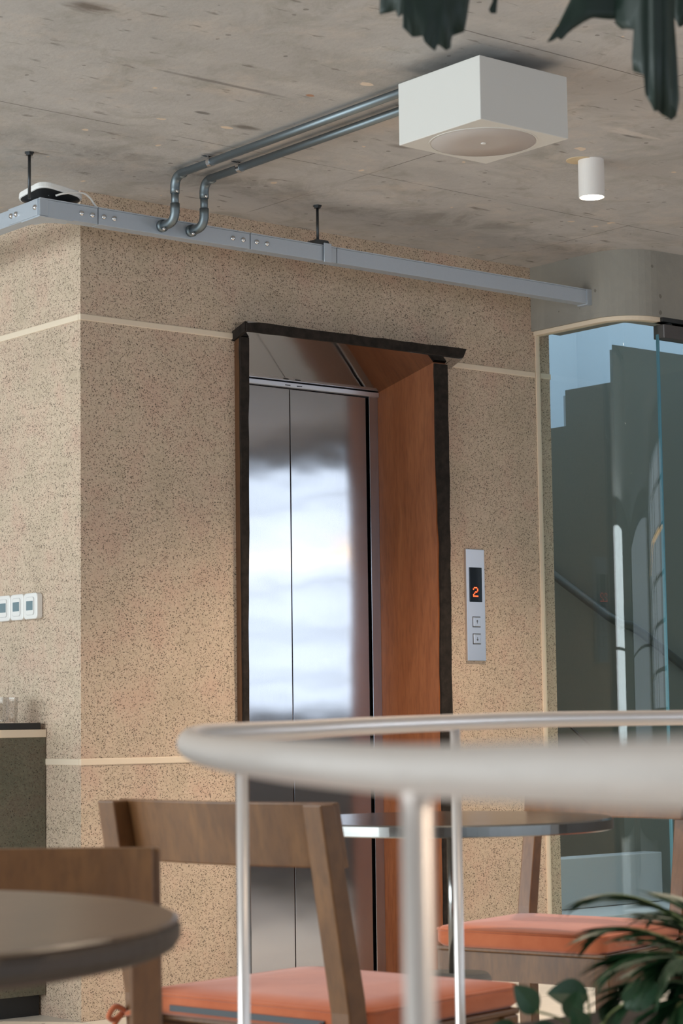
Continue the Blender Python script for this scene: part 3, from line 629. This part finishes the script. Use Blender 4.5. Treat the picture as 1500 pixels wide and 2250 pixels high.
# ------------------------------------------------------------------ furniture
def chair_parts(e):
    cw = M['chair_wood']
    for s in (-1, 1):
        # rear leg and post in one bent member
        prof = [(-0.235, 0.0), (-0.198, 0.0), (-0.182, 0.45), (-0.190, 0.52), (-0.256, 0.816), (-0.260, 0.822), (-0.292, 0.822), (-0.230, 0.50), (-0.226, 0.44)]
        bm = bmesh.new(); prism(bm, [(a, s*0.228-0.0195, b) for a, b in prof], (0, 0.039, 0)); obj('rear_leg', bm, cw, e, bevel=0.003)
        bm = bmesh.new(); y0 = s*0.228-0.02; box(bm, 0.172, 0.214, y0, y0+0.04, 0, 0.452); obj('front_leg', bm, cw, e, bevel=0.003)
        obj('side_apron', B(-0.185, 0.175, s*0.228-0.011, s*0.228+0.011, 0.392, 0.450), cw, e)
    obj('front_apron', B(0.182, 0.206, -0.210, 0.210, 0.392, 0.450), cw, e)
    obj('rear_apron', B(-0.216, -0.192, -0.210, 0.210, 0.392, 0.450), cw, e)
    obj('seat_panel', B(-0.185, 0.222, -0.245, 0.245, 0.452, 0.462), cw, e, bevel=0.003)
    # curved back slat on the front of the posts
    bm = bmesh.new(); n = 16; V = []
    for k in range(n+1):
        y_ = -0.238+0.476*k/n; bow = -0.040*(1-(y_/0.238)**2)
        row = []
        for (z, xb) in ((0.722, -0.2285), (0.824, -0.2515)):
            for th in (0.0, 0.016): row.append(bm.verts.new((xb+bow+th+0.0, y_, z)))
        V.append(row)
    for a, b in zip(V, V[1:]):
        for i, j in ((0, 1), (1, 3), (3, 2), (2, 0)): bm.faces.new((a[i], a[j], b[j], b[i]))
    bm.faces.new([V[0][i] for i in (0, 1, 3, 2)]); bm.faces.new([V[-1][i] for i in (0, 2, 3, 1)])
    obj('back_slat', bm, cw, e, bevel=0.003)
    # seat cushion
    bm = bmesh.new(); nx = 14; rows = {}
    def cz(a, b): return 0.498+0.010*(1-(2*a-1)**2)*(1-(2*b-1)**2)+0.0015*math.sin(7*a+3)*math.sin(9*b)
    pts = rounded(0.435, 0.49, 0.035, 5); n = len(pts); loops = []
    for (s_, z, dome) in ((0.965, 0.462, 0), (1.0, 0.470, 0), (1.0, 0.494, 0), (0.965, 0.502, 0), (0.75, 0.507, 0), (0.4, 0.510, 0)):
        loops.append([bm.verts.new((p[0]*s_+0.02, p[1]*s_, z+0.0012*math.sin(p[1]*31+p[0]*17))) for p in pts])
    for a, b in zip(loops, loops[1:]):
        for i in range(n): bm.faces.new((a[i], a[(i+1) % n], b[(i+1) % n], b[i]))
    bm.faces.new(loops[0][::-1]); bm.faces.new(loops[-1])
    cu = obj('cushion', bm, M['cushion'], e, True)
    rim = [(p[0]*1.0+0.02, p[1]*1.0, 0.497) for p in pts]; rim.append(rim[0])
    obj('piping', TUBE(rim, 0.003, 6), M['cushion'], cu, True)
    obj('zip', B(-0.2005, -0.1965, -0.17, 0.17, 0.471, 0.481), M['zip'], cu)
    obj('zip_pull', TUBE([(-0.203, -0.165, 0.477), (-0.212, -0.178, 0.458), (-0.214, -0.186, 0.445)], 0.0035, 8), M['chrome'], cu, True)
    for s in (-1, 1):
        y_ = s*0.228; q = []
        for k in range(13):
            a = 2*PI*k/12; q.append((-0.206+0.028*math.cos(a), y_+0.026*math.sin(a), 0.468+0.004*math.sin(2*a)))
        t = obj('tie', TUBE(q, 0.005, 6), M['cushion'], cu, True)
        obj('bow', TUBE(spline([(-0.228, y_+s*0.018, 0.468), (-0.248, y_+s*0.022, 0.478), (-0.258, y_+s*0.028, 0.462), (-0.244, y_+s*0.030, 0.455), (-0.232, y_+s*0.022, 0.466)], 4), 0.0048, 6), M['cushion'], t, True)
        obj('tie_end', TUBE(spline([(-0.230, y_+s*0.022, 0.466), (-0.240, y_+s*0.036, 0.44), (-0.236, y_+s*0.044, 0.39), (-0.238, y_+s*0.046, 0.35)], 4), 0.0045, 6), M['cushion'], t, True)
GR = 'wooden cafe chairs'
ch = thing('dining_chair', 'wooden chair with orange cushion seen from behind, left of the steel table', 'chair', (-1.47, -3.06, 0), math.radians(10.3), GR)
chair_parts(ch)
c2 = copy_tree(ch); c2['label'] = 'wooden chair with orange cushion facing the viewer, right of the steel table'
c2.location = (-0.39, -2.555, 0); c2.rotation_euler = (0, 0, math.radians(195)); c2.scale = (0.85, 0.85, 1.0)
c3 = copy_tree(ch); c3['label'] = 'wooden chair whose back slat shows behind the round wooden table'
c3.location = (-2.57, -3.76, 0); c3.rotation_euler = (0, 0, math.radians(238)); c3.scale = (0.98, 0.98, 0.965)

mt = thing('steel_table', 'small round steel topped table between the two chairs', 'table', (-0.89, -2.75, 0))
obj('table_top', LATHE([(0.314, 0.732), (0.319, 0.734), (0.319, 0.752), (0.314, 0.755), (0.15, 0.755), (0.01, 0.755)], seg=96), M['table_steel'], mt)
obj('pedestal', TUBE([(0, 0, 0.44), (0, 0, 0.732)], 0.011, 20), M['table_steel'], mt, True)
obj('top_flange', LATHE([(0.08, 0.726), (0.08, 0.732)], seg=32), M['table_steel'], mt)
obj('base', LATHE([(0.150, 0.0), (0.150, 0.02), (0.090, 0.34), (0.072, 0.445), (0.066, 0.452), (0.01, 0.452)], seg=48), M['planter'], mt)
wt = thing('wooden_table', 'round dark wooden table cropped by the left edge', 'table', (-2.975, -4.062, 0))
obj('table_top', LATHE([(0.407, 0.770), (0.409, 0.773), (0.405, 0.775), (0.2, 0.775), (0.01, 0.775)], seg=96), M['table_wood'], wt)
obj('shaded_edge', LATHE([(0.395, 0.745), (0.406, 0.749), (0.411, 0.757), (0.411, 0.766), (0.408, 0.7705), (0.36, 0.7705)], seg=96), M['table_edge_shade'], wt)  # rim of the wooden top, its shade put into the colour
obj('pedestal', TUBE([(0, 0, 0.02), (0, 0, 0.741)], 0.035, 24), M['dark_galv'], wt, True)
obj('base', LATHE([(0.24, 0), (0.24, 0.012), (0.05, 0.03)], seg=48), M['dark_galv'], wt)

# ------------------------------------------------------------------ planting inside the ring
# camera right, up and view directions, reused as the plane of the leaf outlines
CAM_R, CAM_U, CAM_V = Vector((0.7719, -0.6357, -0.0130)), Vector((-0.0516, -0.0831, 0.9952)), Vector((0.6337, 0.7675, 0.0969))
pl = tag(obj('planter_box', B(-1.95, -1.20, -4.75, -3.85, 0, 0.55), M['planter'], bevel=0.01), 'grey concrete planter box under the palm at lower right', 'planter')

obj('soil', B(-1.92, -1.23, -4.72, -3.88, 0.549, 0.556), M['soil'], pl)
def leaf_mesh(name, length, width, fold=0.25, n=8, droop=0.25, ragged=0):
    bm = bmesh.new(); rows = []
    for k in range(n+1):
        t = k/n; wd = width*math.sin(PI*min(1, 0.06+t*0.94))**0.8*(1-0.35*t); z = -droop*length*t*t
        rows.append([bm.verts.new((length*t, s*wd, z+abs(s)*wd*fold)) for s in (-1, -0.5, 0, 0.5, 1)])
    for a, b in zip(rows, rows[1:]):
        for i in range(4): bm.faces.new((a[i], a[i+1], b[i+1], b[i]))
    me = bpy.data.meshes.new(name); bm.to_mesh(me); bm.free(); return me
palm = thing('areca_palm', 'dark green feathery palm fronds at the lower right corner', 'plant', (-1.66, -4.20, 0.558))
leaflet_me = leaf_mesh('leaflet', 1.0, 0.085, 0.4, 8, 0.22)
def aim(d, up=Vector((0, 0, 1))):
    d = d.normalized(); s = up.cross(d)
    if s.length < 1e-4: s = Vector((1, 0, 0))
    s.normalize(); u = d.cross(s); return Matrix((d, s, u)).transposed().to_euler()
def frond(tip, ctrl, nl, ll, base=None):
    b = Vector((0, 0, 0.0)) if base is None else Vector(base); tipl = tip-Vector(palm.location); cl = ctrl-Vector(palm.location)
    P = [(1-t)**2*b+2*t*(1-t)*cl+t*t*tipl for t in [k/16 for k in range(17)]]
    r_ = obj('frond', TUBE(P, [0.006*(1-0.75*k/16) for k in range(17)], 8), M['stem'], palm, True)
    for k in range(nl):
        t = 0.30+0.70*k/(nl-1)
        p = (1-t)**2*b+2*t*(1-t)*cl+t*t*tipl; d = (2*(1-t)*(cl-b)+2*t*(tipl-cl)).normalized()
        side = d.cross(Vector((0, 0, 1))).normalized()
        for s in (-1, 1):
            q = (d*(0.55+0.5*t)+side*s*(0.75-0.45*t)+Vector((0, 0, -0.10+random.uniform(-0.08, 0.08)))).normalized()
            l = objm('leaflet', leaflet_me, M['leaf_green'], r_); l.location = p; l.rotation_euler = aim(q)
            sc = ll*(0.65+0.55*math.sin(PI*min(1, t*0.95)))*random.uniform(0.9, 1.1); l.scale = (sc, sc, sc)
leaflet_me.materials.append(M['leaf_green'])
frond(Vector((-1.8650, -4.0706, 0.7307)), Vector((-1.8271, -4.1707, 0.7591)), 18, 0.062)  # frond and pothos points below baked from image pixel positions at set depths
frond(Vector((-1.8869, -4.1130, 0.6934)), Vector((-1.8714, -4.1947, 0.7230)), 18, 0.078)
frond(Vector((-1.9035, -4.1608, 0.6650)), Vector((-1.8579, -4.2031, 0.7015)), 18, 0.085)
frond(Vector((-1.6845, -4.0879, 0.7188)), Vector((-1.7688, -4.1458, 0.6970)), 16, 0.085)
frond(Vector((-1.9062, -4.1800, 0.6274)), Vector((-1.8757, -4.2108, 0.6718)), 18, 0.085)
frond(Vector((-1.9250, -4.2478, 0.6682)), Vector((-1.8835, -4.2464, 0.6958)), 16, 0.085)
frond(Vector((-1.7085, -4.0393, 0.6975)), Vector((-1.7222, -4.1200, 0.7033)), 16, 0.075)
frond(Vector((-1.9336, -4.2605, 0.6193)), Vector((-1.8810, -4.2564, 0.6551)), 16, 0.085)
ivy = thing('pothos_plant', 'small heart leaved green plant at the bottom edge', 'plant', (-1.9063, -4.1041, 0.558))
heart = leaf_mesh('heart_leaf', 1.0, 0.42, 0.2, 8, 0.15); heart.materials.append(M['leaf_green'])
for p, dx, dz, sz in (((-2.0149, -4.1225, 0.6130), -0.6, 0.8, 0.034), ((-1.9480, -4.1396, 0.6271), -1, 0.15, 0.04), ((-1.9757, -4.1364, 0.6033), 0.2, 0.7, 0.03), ((-1.9679, -4.1094, 0.5795), -0.8, 0.2, 0.034), ((-1.9238, -4.1446, 0.5918), 0.3, 0.9, 0.03), ((-1.9829, -4.1686, 0.5907), -0.3, 0.6, 0.03), ((-1.9543, -4.2032, 0.6235), 0.8, 0.5, 0.04), ((-1.9885, -4.0618, 0.5783), -0.7, 0.3, 0.03)):
    base = Vector((0, 0, 0)); pl_ = Vector(p)-Vector(ivy.location)
    s_ = obj('stem', TUBE(spline([base, pl_*0.5+Vector((0, 0, 0.01)), pl_], 5), 0.0014, 6), M['stem'], ivy, True)
    l = objm('leaf', heart, None, s_); l.location = pl_; l.rotation_euler = aim(CAM_R*dx+Vector((0, 0, 1))*dz-CAM_V*0.4, -CAM_V+Vector((0, 0, 0.4))); l.scale = (sz*1.25,)*3
# tall fishtail palm whose ragged leaves hang into the top of the picture
ft = thing('fishtail_palm', 'tall palm with dark ragged hanging leaves at the top right', 'plant', (-1.5879, -4.2550, 0.558))
F0 = Vector(ft.location)
crown = Vector((F0.x, F0.y, 2.35))
obj('trunk', TUBE(spline([(0, 0, 0), (0.01, 0.02, 0.9), (0, 0, 1.792)], 8), [0.03-0.0008*k for k in range(17)], 12), M['stem'], ft, True)
def hang_leaf(origin, outline, bend):
    """ragged blade: outline traced in image pixels, turned to metres on the camera axes, curved and given thickness"""
    pts = [Vector(origin)+CAM_R*a+CAM_U*b for a, b in outline]; c = sum(pts, Vector())/len(pts)
    bm = bmesh.new(); F = []
    width = max((p-c).dot(CAM_R) for p in pts)
    vv = [bm.verts.new(p-F0) for p in pts]; f = bm.faces.new(vv)
    bmesh.ops.triangulate(bm, faces=[f]); bmesh.ops.subdivide_edges(bm, edges=bm.edges[:], cuts=2, use_grid_fill=True)
    for v_ in bm.verts:
        q = v_.co+F0-c; s = q.dot(CAM_R)/max(width, 0.01); h = q.dot(CAM_U)
        v_.co += CAM_V*(bend*s*s - bend*0.6*math.cos(14*s)*0.12 + 0.25*h*0.3)
    o = obj('leaf', bm, M['leaf_dark'], ft, True)
    so = o.modifiers.new('thickness', 'SOLIDIFY'); so.thickness = 0.0006
    top = (pts[0]+pts[-1])*0.5
    obj('petiole', TUBE(spline([crown-F0, (crown+top)*0.5-F0+Vector((0, 0, 0.12)), top-F0], 8), 0.004, 8), M['stem'], o, True)
hang_leaf((-1.8292, -4.0743, 1.8667), [(-0.2454, 0.0877), (-0.2717, 0.0117), (-0.2723, -0.0129), (-0.2715, -0.0131), (-0.2611, -0.0122), (-0.2520, -0.0104), (-0.2505, -0.0134), (-0.2488, -0.0200), (-0.2460, -0.0190), (-0.2429, -0.0160), (-0.2427, -0.0272), (-0.2434, -0.0346), (-0.2365, -0.0408), (-0.2305, -0.0469), (-0.2238, -0.0471), (-0.2175, -0.0466), (-0.2157, -0.0530), (-0.2134, -0.0559), (-0.2083, -0.0604), (-0.2010, -0.0652), (-0.1994, -0.0607), (-0.1975, -0.0569), (-0.1925, -0.0605), (-0.1869, -0.0645), (-0.1838, -0.0623), (-0.1807, -0.0602), (-0.1798, -0.0491), (-0.1783, -0.0437), (-0.1701, -0.0394), (-0.1625, -0.0362), (-0.1590, -0.0175), (-0.1543, 0.0117), (-0.1753, 0.0877)], 0.03)
hang_leaf((-1.7936, -4.0407, 1.8834), [(-0.1321, 0.0357), (-0.1297, -0.0012), (-0.1351, -0.0131), (-0.1327, -0.0179), (-0.1250, -0.0179), (-0.1232, 0.0000), (-0.1214, 0.0357)], 0.0)
hang_leaf((-1.8648, -4.1080, 1.8500), [(0.1033, 0.0918), (-0.0218, 0.0115), (-0.0430, -0.0316), (-0.0568, -0.0528), (-0.0555, -0.0533), (-0.0490, -0.0512), (-0.0432, -0.0472), (-0.0398, -0.0499), (-0.0377, -0.0500), (-0.0302, -0.0417), (-0.0231, -0.0362), (-0.0111, -0.0288), (0.0001, -0.0231), (0.0145, -0.0237), (0.0287, -0.0241), (0.0379, -0.0115), (0.0413, 0.0115), (0.1148, 0.0918)], 0.03)
hang_leaf((-1.9004, -4.1417, 1.8334), [(0.0732, 0.0901), (0.0349, 0.0113), (0.0349, -0.0169), (0.0417, -0.0282), (0.0541, -0.0327), (0.0518, -0.0676), (0.0529, -0.0845), (0.0642, -0.0929), (0.0647, -0.0974), (0.0653, -0.1087), (0.0662, -0.1168), (0.0717, -0.1274), (0.0762, -0.1393), (0.0807, -0.1379), (0.0839, -0.1398), (0.0876, -0.1435), (0.0918, -0.1449), (0.0951, -0.1465), (0.0993, -0.1479), (0.1031, -0.1446), (0.1070, -0.1408), (0.1126, -0.1183), (0.1092, -0.0676), (0.1059, -0.0225), (0.1070, 0.0113), (0.0901, 0.0901)], 0.03)
hang_leaf((-1.7580, -4.0070, 1.9000), [(0.1332, 0.0969), (0.1078, 0.0121), (0.1102, -0.0182), (0.1151, -0.0351), (0.1159, -0.0364), (0.1200, -0.0350), (0.1247, -0.0305), (0.1311, -0.0292), (0.1394, -0.0281), (0.1482, -0.0323), (0.1575, -0.0333), (0.1817, 0.0000), (0.1817, 0.0969)], 0.03)
